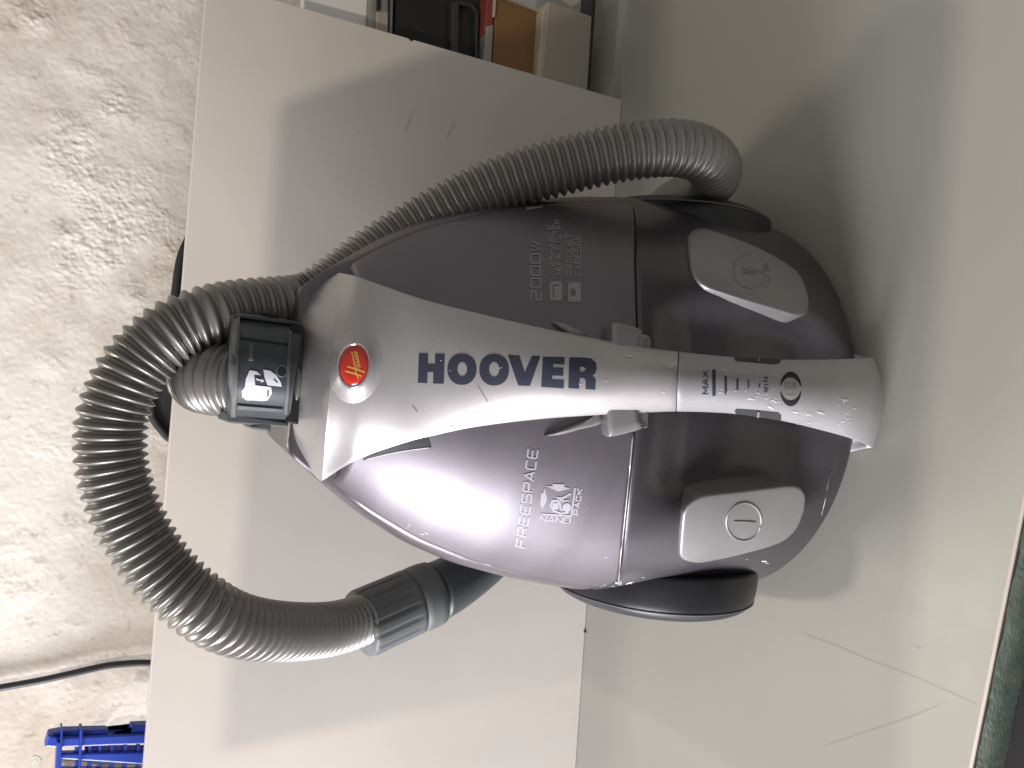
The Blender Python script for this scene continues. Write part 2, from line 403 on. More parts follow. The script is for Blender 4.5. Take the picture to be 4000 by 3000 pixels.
def nrm(X, z):
    e = 5e-4; dx = (Ssurf(X+e, z)-Ssurf(X-e, z))/(2*e); dz = (Ssurf(X, z+e)-Ssurf(X, z-e))/(2*e)
    n = np.array([dx, -1, dz]); n = np.where(np.isfinite(n), n, 0); return n/np.linalg.norm(n)

def svals(n, lim): a = np.linspace(-1, 1, n); return np.sin(a*math.asin(1.0))*lim if lim >= .999 else np.sin(a*math.asin(lim))
def shell(name, s, zlo, zhi, nz, off, m, thick=.004, lip=.0025):
    """sheet on the body surface between zlo(s) and zhi(s) with turned-in edges"""
    V = []; n = len(s); rows = []
    ks = np.linspace(0, 1, nz)
    grid = [(0, -1)] + [(k, 0) for k in [0]+list(np.linspace(.004, .996, nz))+[1]] + [(1, -1)]
    S_ = [(s[0], -1)] + [(q, 0) for q in s] + [(s[-1], -1)]
    for (k, e1) in grid:
        for (q, e2) in S_:
            a = zlo(q); b = zhi(q); z = a+(b-a)*k
            X = XC + q*Wz(z); Y = Ssurf(X, z)
            edge = min(k/.004, (1-k)/.004, 1)
            o_ = off*(.6+.4*edge)
            W_ = Wz(z)
            X = X + q*o_*abs(q)**4; Y = Y - o_*(1-abs(q)**6)
            if e1 < 0 or e2 < 0: Y += thick; X -= q*thick*.6
            V.append((X, Y, z))
    nc = len(S_); F = []
    for i in range(len(grid)-1):
        for j in range(nc-1):
            a = i*nc+j; F.append((a, a+1, a+1+nc, a+nc))
    return mesh_obj(name, V, F, m, VAC), V, F
GAP = .0009
lid, lv, lf = shell('lid', svals(81, .935), lambda s: zseam_s(s)+GAP, lambda s: .376, 90, .0020, M['lid'])
lid['label'] = 'glossy purple grey dust bag lid'
cov, cv, cf = shell('rear_cover', svals(91, 1.0), lambda s: .013, lambda s: zseam_s(s)-GAP, 70, .0012, M['cover'])
# casing: closed rings
zr = list(np.linspace(.008, .402, 90)); V = []; F = []; prof_n = None
for z in zr:
    ring = []
    for q in svals(61, 1.0):
        W_ = Wz(z); above = z > zseam_s(q)
        ins = .0045
        if above and abs(q) > .938: ins = -.001
        X = XC+q*(W_-ins); Y = YW - (Hz(z)*(1-.85*sst(.355, .395, z))-ins)*max(0, 1-q*q)**expo(z)
        if not above: Y += .021*(1 - sst(.030, .1, abs(X-XC)))*sst(.004, .05, z)
        ring.append((X, Y, z))
    W_ = Wz(z); bY = min(-.105, YW+.03+Hz(z)*.5)
    hb = -.105 if z < .3 else -.105 - (z-.3)*.25
    ring += [(XC+W_*.985, YW+.010, z), (XC+W_*.955, YW+.028, z), (XC+W_*.88, YW+.050, z), (XC+W_*.8, hb, z), (XC, hb, z), (XC-W_*.8, hb, z), (XC-W_*.88, YW+.050, z), (XC-W_*.955, YW+.028, z), (XC-W_*.985, YW+.010, z)]
    prof_n = len(ring); V += ring
for i in range(len(zr)-1):
    for j in range(prof_n):
        a = i*prof_n+j; b = i*prof_n+(j+1) % prof_n; F.append((a, b, b+prof_n, a+prof_n))
F.append(tuple(range(prof_n))[::-1]); F.append(tuple((len(zr)-1)*prof_n+j for j in range(prof_n)))
cas = mesh_obj('casing', V, F, M['casing'], VAC)
bvS = BVHTree.FromPolygons([Vector(v) for v in lv+cv], lf+[tuple(i+len(lv) for i in f) for f in cf])

def drape(bv, x, y, off):
    for jx, jy in ((0, 0), (5, 0), (-5, 0), (9, 0), (-9, 0), (0, 6), (0, -6)):
        d = Vector(ray(x+jx, y+jy)).normalized(); h = bv.ray_cast(Vector(CAM), d)
        if h[0] is not None: break
    if h[0] is None: return None
    n = h[1]
    if n.dot(d) > 0: n = -n
    return np.array(h[0] + n*off)
def decal(name, polys, bv, off, m, parent, maxe=14, holes=None):
    """polys: list of (outer, [holes]) in photo pixels, laid on the surface"""
    bm = bmesh.new()
    for k, (outer, hs) in enumerate(polys):
        loops = [outer]+list(hs); tess = tessellate_polygon([[Vector((x, y, 0)) for x, y in l] for l in loops])
        flat = [p for l in loops for p in l]
        b2 = bmesh.new(); vs = [b2.verts.new((x, y, 0)) for x, y in flat]
        for t in tess:
            try: b2.faces.new([vs[i] for i in t])
            except Exception: pass
        for _ in range(5):
            es = [e for e in b2.edges if e.calc_length() > maxe]
            if not es: break
            bmesh.ops.subdivide_edges(b2, edges=es, cuts=1); bmesh.ops.triangulate(b2, faces=b2.faces)
        b2.verts.ensure_lookup_table(); mp = {}
        for v in b2.verts:
            p = drape(bv, v.co.x, v.co.y, off + k*4e-6)
            if p is not None: mp[v] = bm.verts.new(p)
        for f in b2.faces:
            if all(v in mp for v in f.verts):
                try: bm.faces.new([mp[v] for v in f.verts])
                except Exception: pass
        b2.free()
    c = Vector(CAM); bm.normal_update()
    for f in bm.faces:
        if f.normal.dot(c-f.calc_center_median()) < 0: f.normal_flip()
    return bm_obj(name, bm, m, parent, True)
def ribbon(pts, hw):
    pts = [np.array(p, float) for p in pts]; L = []; R = []; n = len(pts)
    closed = np.allclose(pts[0], pts[-1]) and n > 3
    for i, p in enumerate(pts):
        a = pts[i-1] if i > 0 else (pts[-2] if closed else None); b = pts[i+1] if i < n-1 else (pts[1] if closed else None)
        d1 = (p-a)/max(1e-6, np.linalg.norm(p-a)) if a is not None else None; d2 = (b-p)/max(1e-6, np.linalg.norm(b-p)) if b is not None else None
        if d1 is None: d1 = d2
        if d2 is None: d2 = d1
        t = d1+d2; t /= max(1e-6, np.linalg.norm(t)); nn = np.array([-t[1], t[0]]); c = max(.45, nn@np.array([-d1[1], d1[0]]))
        L.append(p+nn*hw/c); R.append(p-nn*hw/c)
    quads = []
    for i in range(n-1): quads.append(([tuple(L[i]), tuple(L[i+1]), tuple(R[i+1]), tuple(R[i])], []))
    return quads
FONT = {
 'F': [[(0, 0), (0, 1), (1, 1)], [(0, .5), (.85, .5)]],
 'R': [[(0, 0), (0, 1), (.85, 1), (1, .87), (1, .57), (.85, .45), (0, .45)], [(.55, .45), (1, 0)]],
 'E': [[(1, 0), (.12, 0), (0, .12), (0, .88), (.12, 1), (1, 1)], [(0, .5), (.9, .5)]],
 'S': [[(0, 0), (.88, 0), (1, .12), (1, .4), (.88, .5), (.12, .5), (0, .62), (0, .88), (.12, 1), (1, 1)]],
 'P': [[(0, 0), (0, 1), (.85, 1), (1, .87), (1, .55), (.85, .42), (0, .42)]],
 'A': [[(0, 0), (.5, 1), (1, 0)], [(.2, .3), (.8, .3)]],
 'C': [[(1, 0), (.15, 0), (0, .15), (0, .85), (.15, 1), (1, 1)]],
 'N': [[(0, 0), (0, 1), (1, 0), (1, 1)]],
 'O': [[(.5, 0), (.12, 0), (0, .12), (0, .88), (.12, 1), (.88, 1), (1, .88), (1, .12), (.88, 0), (.5, 0)]],
 'K': [[(0, 0), (0, 1)], [(1, 1), (.1, .5), (1, 0)]],
 'W': [[(0, 1), (.25, 0), (.5, .9), (.75, 0), (1, 1)]],
 'H': [[(0, 0), (0, 1)], [(1, 0), (1, 1)], [(0, .5), (1, .5)]],
 'B': [[(0, .5), (0, 1), (.82, 1), (.95, .88), (.95, .62), (.82, .5), (0, .5), (0, 0), (.88, 0), (1, .12), (1, .4), (.82, .5)]],
 'L': [[(0, 1), (0, 0), (1, 0)]], 'I': [[(.5, 0), (.5, 1)]], 'T': [[(0, 1), (1, 1)], [(.5, 1), (.5, 0)]],
 'Q': [[(.5, 0), (.12, 0), (0, .12), (0, .88), (.12, 1), (.88, 1), (1, .88), (1, .12), (.88, 0), (.5, 0)], [(.65, .25), (1.02, -.12)]],
 'U': [[(0, 1), (0, .12), (.12, 0), (.88, 0), (1, .12), (1, 1)]],
 'M': [[(0, 0), (0, 1), (.5, .3), (1, 1), (1, 0)]], 'X': [[(0, 0), (1, 1)], [(0, 1), (1, 0)]],
 '2': [[(0, 1), (.88, 1), (1, .88), (1, .6), (.88, .5), (.12, .5), (0, .4), (0, 0), (1, 0)]],
 '0': [[(.5, 0), (.12, 0), (0, .12), (0, .88), (.12, 1), (.88, 1), (1, .88), (1, .12), (.88, 0), (.5, 0)]],
 ' ': [], }
def text(s, BL, BR, TLc, TRc, hw, fill=.76):
    n = len(s); out = []; BL, BR, TLc, TRc = map(np.array, (BL, BR, TLc, TRc)); pitch = 1/(n-(1-fill))
    for i, ch in enumerate(s):
        for pl in FONT[ch]:
            pts = []
            for (u, v) in pl:
                U = i*pitch + u*fill*pitch
                pts.append((BL*(1-U)+BR*U)*(1-v) + (TLc*(1-U)+TRc*U)*v)
            out += ribbon(pts, hw)
    return out
def pts_ellipse(cx, cy, rx, ry, n=28, a0=0, a1=2*math.pi, rot=0, p=2.):
    o = []
    for i in range(n):
        a = a0+(a1-a0)*i/n; c, s_ = math.cos(a), math.sin(a)
        x = rx*math.copysign(abs(c)**(2/p), c); y = ry*math.copysign(abs(s_)**(2/p), s_)
        o.append((cx+x*math.cos(rot)-y*math.sin(rot), cy+x*math.sin(rot)+y*math.cos(rot)))
    return o

# lid lettering
decal('lettering', text('FREESPACE', (2049, 2140), (2100, 1757), (2016, 2131), (2063, 1752), 3.0), bvS, .0003, M['print'], VAC)['label'] = 'FREESPACE in thin pale letters'
decal('lettering', text('NANO', (2108, 2035), (2225, 2043), (2113, 2014), (2228, 2021), 2.4), bvS, .0003, M['print'], VAC)['label'] = 'NANO beside the pictogram'
decal('lettering', text('PACK', (2258, 2010), (2273, 1909), (2241, 2008), (2256, 1906), 2.4), bvS, .0003, M['print'], VAC)['label'] = 'PACK beside the pictogram'
z8 = lambda x, y: (1900+x*.3919, 1650+y*.3919)
pic = ribbon([z8(548, 912), z8(846, 930), z8(882, 650)], 3.2)
pic.append(([z8(*p) for p in [(660, 610), (775, 615), (775, 640), (835, 655), (715, 687), (592, 632), (658, 632)]], []))
pic.append(([z8(*p) for p in [(578, 650), (605, 765), (555, 870), (548, 830), (533, 822), (545, 705), (565, 700)]], []))
pic.append((pts_ellipse(*z8(800, 845), 17, 17, 20), []))
pic += ribbon([z8(815, 895), z8(740, 905), z8(670, 878), z8(637, 820), z8(650, 790), z8(700, 780), z8(735, 810), z8(735, 850), z8(760, 880)], 3.6)
pic += ribbon([z8(645, 772), z8(825, 778)], 2.6) + ribbon([z8(700, 748), z8(748, 755), z8(840, 708)], 4.0) + ribbon([z8(735, 760), z8(732, 800)], 2.4) + ribbon([z8(760, 762), z8(765, 800)], 2.4)
pic.append(([z8(*p) for p in [(655, 800), (720, 800), (715, 850), (690, 872), (660, 850)]], []))
decal('pictogram', pic, bvS, .00035, M['print'], VAC)
dim = M['print_dim']
decal('lettering', text('2000W', (2112, 1172), (2108, 948), (2075, 1172), (2073, 945), 3.2), bvS, .0003, dim, VAC)['label'] = '2000W in faint letters'
for s_, q in (('WASHABLE', ((2165, 1067), (2159, 880), (2144, 1067), (2138, 880))), ('HEPA FILTER', ((2192, 1074), (2185, 860), (2171, 1073), (2165, 862))),
              ('PARQUET', ((2235, 1076), (2233, 916), (2213, 1073), (2210, 915))), ('CARESSE', ((2269, 1079), (2265, 921), (2247, 1076), (2241, 921)))):
    decal('lettering', text(s_, *q, 1.7), bvS, .0003, dim, VAC)['label'] = s_ + ' in small faint letters'
def rrect(x0, y0, x1, y1, r):
    o = []
    for cx, cy, a in ((x1-r, y1-r, 0), (x0+r, y1-r, 90), (x0+r, y0+r, 180), (x1-r, y0+r, 270)):
        for k in range(5): t = math.radians(a+k*22.5); o.append((cx+r*math.cos(t), cy+r*math.sin(t)))
    return o
decal('pictogram', [(rrect(2146, 1101, 2195, 1175, 9), [[(2159, 1112), (2159, 1165), (2163, 1165), (2163, 1117), (2184, 1120), (2184, 1113)][::-1]])], bvS, .0003, M['print_dim'], VAC)
decal('pictogram', [(rrect(2218, 1104, 2268, 1180, 7), [[(2232, 1125), (2226, 1150), (2238, 1160), (2250, 1150), (2246, 1135)][::-1]])], bvS, .0003, M['print_dim'], VAC)
decal('reflector_mark', [([(2055, 811), (2120, 804), (2123, 812), (2056, 822)], [])], bvS, .0003, M['print_dim'], VAC)

# handle: silver band from nose to rear
def sY(x, y):
    p = hitS(x, y); return None if p is None else p[1]
st = [ # L px, R px, centre shift px, Yc, Ye
 ((1128, 1690), (1168, 1240), 0, -.180, -.172),
 ((1150, 1752), (1186, 1196), 0, -.205, -.182),
 ((1205, 1830), (1235, 1130), 4, -.226, -.186),
 ((1252, 1879), (1317, 1070), 0, -.244, -.2005)]
for (L, R, lc, le) in [((1360, 1814), (1396, 1081), .006, .004), ((1426, 1781), (1480, 1111), .006, .004), ((1588, 1727), (1588, 1149), .008, .005), ((1697, 1700), (1697, 1182), .010, .007), ((1860, 1667), (1860, 1222), .014, .011), ((2100, 1638), (2100, 1277), .019, .0),
                       ((2323, 1622), (2367, 1330), .026, .0), ((2500, 1613), (2510, 1355), .031, 0), ((2639, 1608), (2649, 1373), .035, 0), ((2858, 1616), (2858, 1394), .038, 0), ((3057, 1645), (3052, 1404), .038, 0)]:
    C_ = ((L[0]+R[0])/2, (L[1]+R[1])/2); yc = sY(*C_)
    k = sY(*C_); Yc = k-lc
    if L[0] > 2450: Yc = None
    if L[0] < 2000: Ye = .5*(sY(*L)+sY(*R))-le
    else: Ye = None
    st.append((L, R, 0, Yc, Ye))
st += [((3221, 1684), (3226, 1404), 0, None, None), ((3320, 1712), (3320, 1401), 8, None, None), ((3385, 1738), (3385, 1397), 22, None, None), ((3407, 1750), (3412, 1396), 38, None, None)]
xs_ = [(.5*(s_[0][0]+s_[1][0]), s_[3]) for s_ in st if s_[3] is not None]
fixY = {2505: -.322, 2644: -.330, 2858: -.3395, 3054: -.345, 3223: -.3485, 3320: -.350, 3385: -.3475, 3410: -.342}
for i, s_ in enumerate(st):
    xm = .5*(s_[0][0]+s_[1][0])
    if s_[3] is None:
        k = min(fixY, key=lambda q: abs(q-xm)); st[i] = (s_[0], s_[1], s_[2], fixY[k], None)
for i, s_ in enumerate(st):
    if s_[4] is None: st[i] = (*s_[:4], s_[3] + (.0125 if s_[0][0] < 3000 else .011))
YC = [-.192, -.2085, -.2215, -.235, -.2445, -.2505, -.2605, -.2690, -.2815, -.2985, -.3125, -.3220, -.3290, -.3380, -.3440, -.3480, -.350, -.3475, -.342]
YE = [-.178, -.183, -.1895, -.1995, -.2175, -.2295, -.2475, -.2580, -.2710, -.2875, -.3010, -.3100, -.3170, -.3262, -.3328, -.3370, -.339, -.3365, -.331]
def edgeY(L, R, b_):
    if not 1340 < L[0] < 1950: return b_
    v = [q_[1]-.0045 for q_ in (hitS(L[0], L[1]-4), hitS(R[0], R[1]+4)) if q_ is not None]
    return min(v+[b_])
st = [(*s_[:3], a_, edgeY(s_[0], s_[1], b_)) for s_, a_, b_ in zip(st, YC, YE)]
st.insert(4, ((1268, 1872), (1332, 1067), 0, -.2375, -.2035))
print('handle Y', [(int(s_[0][0]), round(s_[3], 3), round(s_[4], 3)) for s_ in st])
arr = catmull([[*s_[0], *s_[1], s_[2], s_[3], s_[4]] for s_ in st], 7)
NA = 33
sa = np.linspace(-1, 1, NA)
rows = []
for (lx, ly, rx, ry, cs, yc, ye) in arr:
    row = []
    for s_ in sa:
        k = (s_+1)/2; x = lx+(rx-lx)*k + cs*(1-s_*s_); y = ly+(ry-ly)*k
        Y = yc + (ye-yc)*abs(s_)**2.2
        row.append(atY(x, y, Y))
    rows.append(row)
rows = np.array(rows)
# badge dimple: the band swells round the badge
bx, by = 1390, 1429
# curl back to the body at the rear end
last = rows[-1]; ext = []
for k, (dy, dz, wl, wr) in enumerate([(.004, -.003, 1.02, 1.0), (.010, -.005, 1.07, 1.01), (.018, -.004, 1.15, 1.02), (.028, .001, 1.24, 1.03), (.038, .007, 1.18, 1.0)]):
    r_ = last + np.array([0, dy, dz]); cx_ = last[NA//2, 0]; dx_ = last[:, 0]-cx_
    r_[:, 0] = cx_ + dx_*np.where(dx_ < 0, 1+(wl-1)*np.abs(sa)**2, 1+(wr-1)*np.abs(sa)**2)
    r_[:, 2] = np.maximum(r_[:, 2], .003); ext.append(r_)
rows_all = np.concatenate([rows, np.array(ext)])
def band(name, R_, m, thick=.0055, label=None):
    n, c = R_.shape[:2]
    du = np.gradient(R_, axis=0); dv = np.gradient(R_, axis=1); N = np.cross(du, dv); N /= np.linalg.norm(N, axis=2)[..., None]
    mid = N[n//2, c//2]
    if mid[1] > 0: N = -N
    th = thick*(1-.25*np.abs(np.linspace(-1, 1, c))**8)
    In = R_ - N*th[None, :, None]
    V = np.concatenate([R_.reshape(-1, 3), In.reshape(-1, 3)]); off = n*c; F = []
    idx = lambda i, j: i*c+j
    for i in range(n-1):
        for j in range(c-1):
            a, b, cc, d = idx(i, j), idx(i, j+1), idx(i+1, j+1), idx(i+1, j)
            F.append((a, b, cc, d)); F.append((off+d, off+cc, off+b, off+a))
    per = [idx(0, j) for j in range(c)] + [idx(i, c-1) for i in range(1, n)] + [idx(n-1, j) for j in range(c-2, -1, -1)] + [idx(i, 0) for i in range(n-2, 0, -1)]
    for k in range(len(per)):
        a, b = per[k], per[(k+1) % len(per)]; F.append((b, a, off+a, off+b))
    o = mesh_obj(name, V, F, m, VAC, True, label)
    b_ = o.modifiers.new('edge', 'BEVEL'); b_.width = .0009; b_.segments = 2; b_.limit_method = 'ANGLE'; b_.angle_limit = math.radians(50)
    return o, V, F
# split at x about 2645
cut = int(np.argmin(abs(arr[:, 0]-2639)))
R1 = rows[:cut+1].copy(); R2 = rows_all[cut:].copy()
g_ = (R2[1]-R2[0]); R2[0] += g_/np.linalg.norm(g_, axis=1)[:, None]*.0009
hp, hv1, hf1 = band('handle_panel', R1, M['silver'], label='wide silver nose panel tapering into the handle')
hg, hv2, hf2 = band('handle_grip', R2, M['silver_grip'], label='scratched grey end of the handle')
bvH = BVHTree.FromPolygons([Vector(v) for v in np.concatenate([hv1, hv2])], hf1+[tuple(i+len(hv1) for i in f) for f in hf2])

z5 = lambda p: (1600+p[0]*.4822, 1200+p[1]*.4822)
def Z5(l): return [z5(p) for p in l]
HO = [(Z5([(75, 372), (150, 375), (149, 458), (206, 460), (207, 377), (285, 378), (277, 620), (190, 618), (192, 525), (146, 523), (143, 615), (67, 612)]), []),
 (pts_ellipse(*z5((424, 502)), 57, 61, 36, p=2.15), [pts_ellipse(*z5((426, 502)), 19, 28, 24)[::-1]]),
 (pts_ellipse(*z5((685, 506)), 58, 62, 36, p=2.15), [pts_ellipse(*z5((685, 504)), 20, 29, 24)[::-1]]),
 (Z5([(795, 385), (888, 388), (932, 528), (992, 393), (1060, 395), (975, 637), (880, 634)]), []),
 (Z5([(1080, 400), (1255, 405), (1254, 465), (1165, 460), (1162, 487), (1246, 490), (1244, 556), (1155, 553), (1154, 585), (1250, 590), (1248, 658), (1065, 645)]), []),
 (Z5([(1293, 405), (1400, 408), (1470, 415), (1510, 450), (1515, 500), (1500, 540), (1480, 555), (1508, 585), (1503, 668), (1425, 663), (1425, 590), (1410, 575), (1378, 573), (1373, 660), (1285, 655)]), [Z5([(1380, 485), (1405, 482), (1425, 495), (1425, 512), (1405, 522), (1380, 520)])[::-1]])]
for i, (o_, h_) in enumerate(HO):
    decal('letter', [(o_, h_)], bvH, .00025, M['letter'], hp)
# grip printing
decal('lettering', text('MAX', (2766, 1538), (2765, 1449), (2744, 1538), (2746, 1449), 2.0), bvH, .00025, M['letter'], hg)['label'] = 'MAX at one end of the suction scale'
decal('lettering', text('MIN', (3001, 1530), (2998, 1474), (2984, 1530), (2983, 1474), 1.8), bvH, .00025, M['letter'], hg)['label'] = 'MIN at the other end of the suction scale'
z6 = lambda x, y: (2500+x*.4973, 1200+y*.4973)
for (xa, xb, ya, yb) in ((566, 594, 490, 695), (662, 682, 540, 685), (756, 772, 556, 650), (845, 857, 573, 632), (932, 943, 600, 630)):
    decal('scale_bar', [([z6(xa, ya), z6(xb, ya), z6(xb, yb), z6(xa, yb)], [])], bvH, .00025, M['letter'], hg)
def arc(cx, cy, rx, ry, a0, a1, rin, n=18, taper=True):
    o = [(cx+rx*math.cos(a0+(a1-a0)*i/n), cy+ry*math.sin(a0+(a1-a0)*i/n)) for i in range(n+1)]
    q = []
    for i in range(n, -1, -1):
        t = i/n; w_ = rin + (1-rin)*(1-math.sin(math.pi*t))*.75 if taper else rin
        a_ = a0+(a1-a0)*t; q.append((cx+rx*w_*math.cos(a_), cy+ry*w_*math.sin(a_)))
    return o+q
cx, cy = z6(1182, 642)
for (a0, a1) in ((192, 350), (12, 168)):
    decal('indicator_slot', [(arc(cx, cy, 42, 67, math.radians(a0), math.radians(a1), .68), [])], bvH, .0003, M['black'], hg)
decal('pictogram', ribbon([z6(1140, 592), z6(1218, 598), z6(1222, 640), z6(1140, 638), z6(1140, 592)], 1.5)+ribbon([z6(1150, 612), z6(1210, 616)], 1.2)+ribbon([z6(1145, 690), z6(1210, 692)], 1.4), bvH, .0003, M['scratch_dark'], hg)
# suction slider grips sunk in both edges
for k, (pl, tick) in enumerate(((([z6(742, 812), z6(760, 797), z6(900, 806), z6(1085, 826), z6(1108, 845), z6(1108, 882), z6(1090, 892), z6(900, 880), z6(760, 850)]), [z6(918, 812), z6(934, 814), z6(930, 872), z6(914, 866)]),
                                  (([z6(735, 398), z6(920, 388), z6(1070, 394), z6(1106, 412), z6(1098, 440), z6(1050, 450), z6(900, 436), z6(755, 424)]), [z6(918, 394), z6(930, 394), z6(936, 436), z6(926, 434)]))):
    s_o = decal('slider_slot', [(pl, [])], bvH, .0003, M['near_black'], hg)
    tk = decal('slider_tick', [(tick, [])], bvH, .0012, M['silver_button'], hg)

def tube_on(name, pxs, bv, r, m, parent, off=0., n=8, closed=False):
    P = [drape(bv, x, y, off) for x, y in pxs]; P = [p for p in P if p is not None]
    P = np.array(P); V, F = sweep(P, [r]*len(P), n); return mesh_obj(name, V, F, m, parent)
# badge
zb = lambda x, y: (1250+x*.211, 1250+y*.211)
bc = zb(660, 850)
def pad(name, loop, bv, prof, m, parent, ctr=None, label=None):
    """stacked loops: prof = [(scale, offset), ...]"""
    c = np.mean(np.array(loop), 0) if ctr is None else np.array(ctr); V = []; F = []; n = len(loop)
    for (s_, o_) in prof:
        for (x, y) in loop:
            p = drape(bv, c[0]+(x-c[0])*s_, c[1]+(y-c[1])*s_, o_); V.append(p if p is not None else (V[-1] if V else drape(bv, c[0]+(x-c[0])*.97, c[1]+(y-c[1])*.97, o_)))
    for i in range(len(prof)-1):
        for j in range(n):
            a = i*n+j; b = i*n+(j+1) % n; F.append((a, a+n, b+n, b))
    V.append(drape(bv, c[0], c[1], prof[-1][1])); k = len(V)-1; i = (len(prof)-1)*n
    for j in range(n): F.append((i+j, k, i+(j+1) % n))
    o = mesh_obj(name, V, F, m, parent, True, label)
    bm = bmesh.new(); bm.from_mesh(o.data); bmesh.ops.recalc_face_normals(bm, faces=bm.faces)
    fc = max(bm.faces, key=lambda f: f.calc_area())
    if fc.normal.dot(Vector(CAM)-fc.calc_center_median()) < 0: bmesh.ops.reverse_faces(bm, faces=bm.faces)
    bm.to_mesh(o.data); bm.free(); return o, V, F
el = pts_ellipse(*bc, 60, 84, 48, rot=math.radians(8))
pad('badge_surround', el, bvH, [(2.0, -.0008), (1.8, -.0001), (1.6, .0004), (1.35, .0013), (1.12, .0028), (1.02, .0034), (.97, .0030)], M['silver'], hp)
bdg, V_, F_ = pad('badge_rim', el, bvH, [(1.04, .001), (1.03, .0042), (.99, .0052), (.93, .0050), (.90, .0035)], M['chrome'], hp)
rd, V_, F_ = pad('badge', el, bvH, [(.91, .0030), (.90, .0042), (.86, .0048), (.6, .0053), (.3, .0055)], M['red'], hp, label='red enamel badge with gold script')
bvB = BVHTree.FromPolygons([Vector(v) for v in V_], F_)
ZB = lambda l: [zb(*p) for p in l]
gold = ribbon(ZB([(510, 862), (660, 905), (830, 968)]), 3.0) + ribbon(ZB([(470, 945), (620, 985), (770, 1040)]), 3.0) + ribbon(ZB([(590, 590), (640, 820), (670, 980), (712, 1090)]), 2.2)
scr = [(690, 890), (735, 880), (742, 850), (700, 845), (680, 862), (690, 838), (728, 820), (730, 790), (690, 785), (675, 810), (690, 770), (715, 765), (720, 745), (665, 735), (715, 725), (705, 700), (660, 700), (655, 680), (700, 685), (705, 655), (650, 655), (660, 630), (692, 632), (685, 600), (640, 610), (640, 590), (680, 590)]
gold += ribbon([tuple(p) for p in catmull([(*zb(*p), 0) for p in scr], 3)[:, :2]], 1.5)
decal('badge_script', gold, bvB, .0002, M['gold'], hp)['label'] = 'gold Hoover script on the badge'

# latch under the handle and the ribs leading to it
lt = [(2365, 1282), (2378, 1275), (2429, 1284), (2480, 1303), (2505, 1325), (2512, 1360), (2508, 1500), (2500, 1640), (2494, 1664), (2430, 1680), (2362, 1695), (2352, 1688), (2348, 1640), (2352, 1500), (2362, 1350)]
lt = [tuple(p) for p in catmull([(*p, 0) for p in lt+[lt[0]]], 3)[:-1, :2]]
pad('latch', lt, bvS, [(1.0, -.0005), (1.0, .006), (.985, .0095), (.955, .0105), (.8, .011), (.5, .011), (.2, .011)], M['silver_button'], VAC, label='pale lid latch under the handle')
for P_ in ([(2122, 1701), (2200, 1672), (2330, 1618), (2340, 1600), (2346, 1650), (2260, 1675), (2180, 1696)], [(2150, 1262), (2180, 1262), (2220, 1276), (2285, 1308), (2270, 1325), (2200, 1300)]):
    P_ = [tuple(p) for p in catmull([(*p, 0) for p in P_+[P_[0]]], 4)[:-1, :2]]
    pad('latch_rib', P_, bvS, [(1.0, -.0003), (.96, .0022), (.8, .0034), (.4, .0040)], M['silver_button'], VAC)
decal('recess_shade', [([(1415, 1794), (1500, 1755), (1600, 1722), (1668, 1700), (1684, 1740), (1600, 1752), (1500, 1772)], [])], bvS, .0004, M['near_black'], VAC)  # shade of the notch painted as a flat near-black patch
tube_on('recess_lip', [tuple(p) for p in catmull([(1420, 1795, 0), (1520, 1771, 0), (1600, 1757, 0), (1684, 1746, 0)], 6)[:, :2]], bvS, .0007, M['silver_button'], VAC)

tube_on('seam_glint', [tuple(p) for p in catmull([(2416, 2280, 0), (2424, 2180, 0), (2443, 2000, 0), (2458, 1850, 0), (2472, 1700, 0)], 8)[:, :2]], bvS, .0006, M['silver'], VAC)  # bright silver line stands in for the highlight on the seam edge
sl = [(2413, 2272), (2424, 2180), (2443, 2000), (2458, 1850), (2474, 1690)]

# foot pedals
lb = [(2647, 2151), (2650, 2100), (2658, 2010), (2666, 1985), (2690, 1955), (2729, 1932), (2800, 1920), (2897, 1910), (3000, 1898), (3070, 1891), (3114, 1899), (3135, 1929), (3134, 1960), (3130, 1989), (3103, 2054), (3060, 2097), (3010, 2120), (2951, 2138), (2843, 2165), (2734, 2186), (2680, 2181), (2655, 2168)]
rb = [(2682, 934), (2698, 912), (2728, 903), (2773, 912), (2848, 936), (2947, 976), (3046, 1028), (3106, 1073), (3131, 1118), (3145, 1160), (3149, 1195), (3143, 1222), (3128, 1236), (3106, 1240), (3071, 1232), (2990, 1208), (2897, 1181), (2810, 1153), (2748, 1130), (2708, 1096), (2693, 1060), (2685, 1010)]
def dens(l, n=3): return [tuple(p) for p in catmull([(*p, 0) for p in l+[l[0]]], n)[:-1, :2]]
g0 = []; gs = svals(61, .999); gz = np.linspace(.0, .30, 50)
for z_ in gz:
    for q_ in gs: g0.append((XC+q_*Wz(z_), float(Ssurf(XC+q_*Wz(z_), z_, False)), z_))
bv0 = BVHTree.FromPolygons([Vector(v) for v in g0], [(i*61+j, i*61+j+1, (i+1)*61+j+1, (i+1)*61+j) for i in range(49) for j in range(60)])
PR = [(1.0, -.022), (1.0, -.004), (1.0, .0014), (.996, .0024), (.985, .0031), (.965, .0034), (.94, .0035), (.85, .0036), (.6, .0040), (.3, .0042)]
pl, V_, F_ = pad('pedal', dens(lb), bv0, PR, M['silver_button'], VAC, label='left pedal with round I mark'); bvL = BVHTree.FromPolygons([Vector(v) for v in V_], F_)
pr, V2_, F2_ = pad('pedal', dens(rb), bv0, PR, M['silver_button'], VAC, label='right pedal with round cable rewind mark'); bvR = BVHTree.FromPolygons([Vector(v) for v in V2_], F2_)
tube_on('round_mark', pts_ellipse(2905, 2037, 68, 74, 40, rot=.2)+[pts_ellipse(2905, 2037, 68, 74, 40, rot=.2)[0]], bvL, .0009, M['silver_button'], pl)
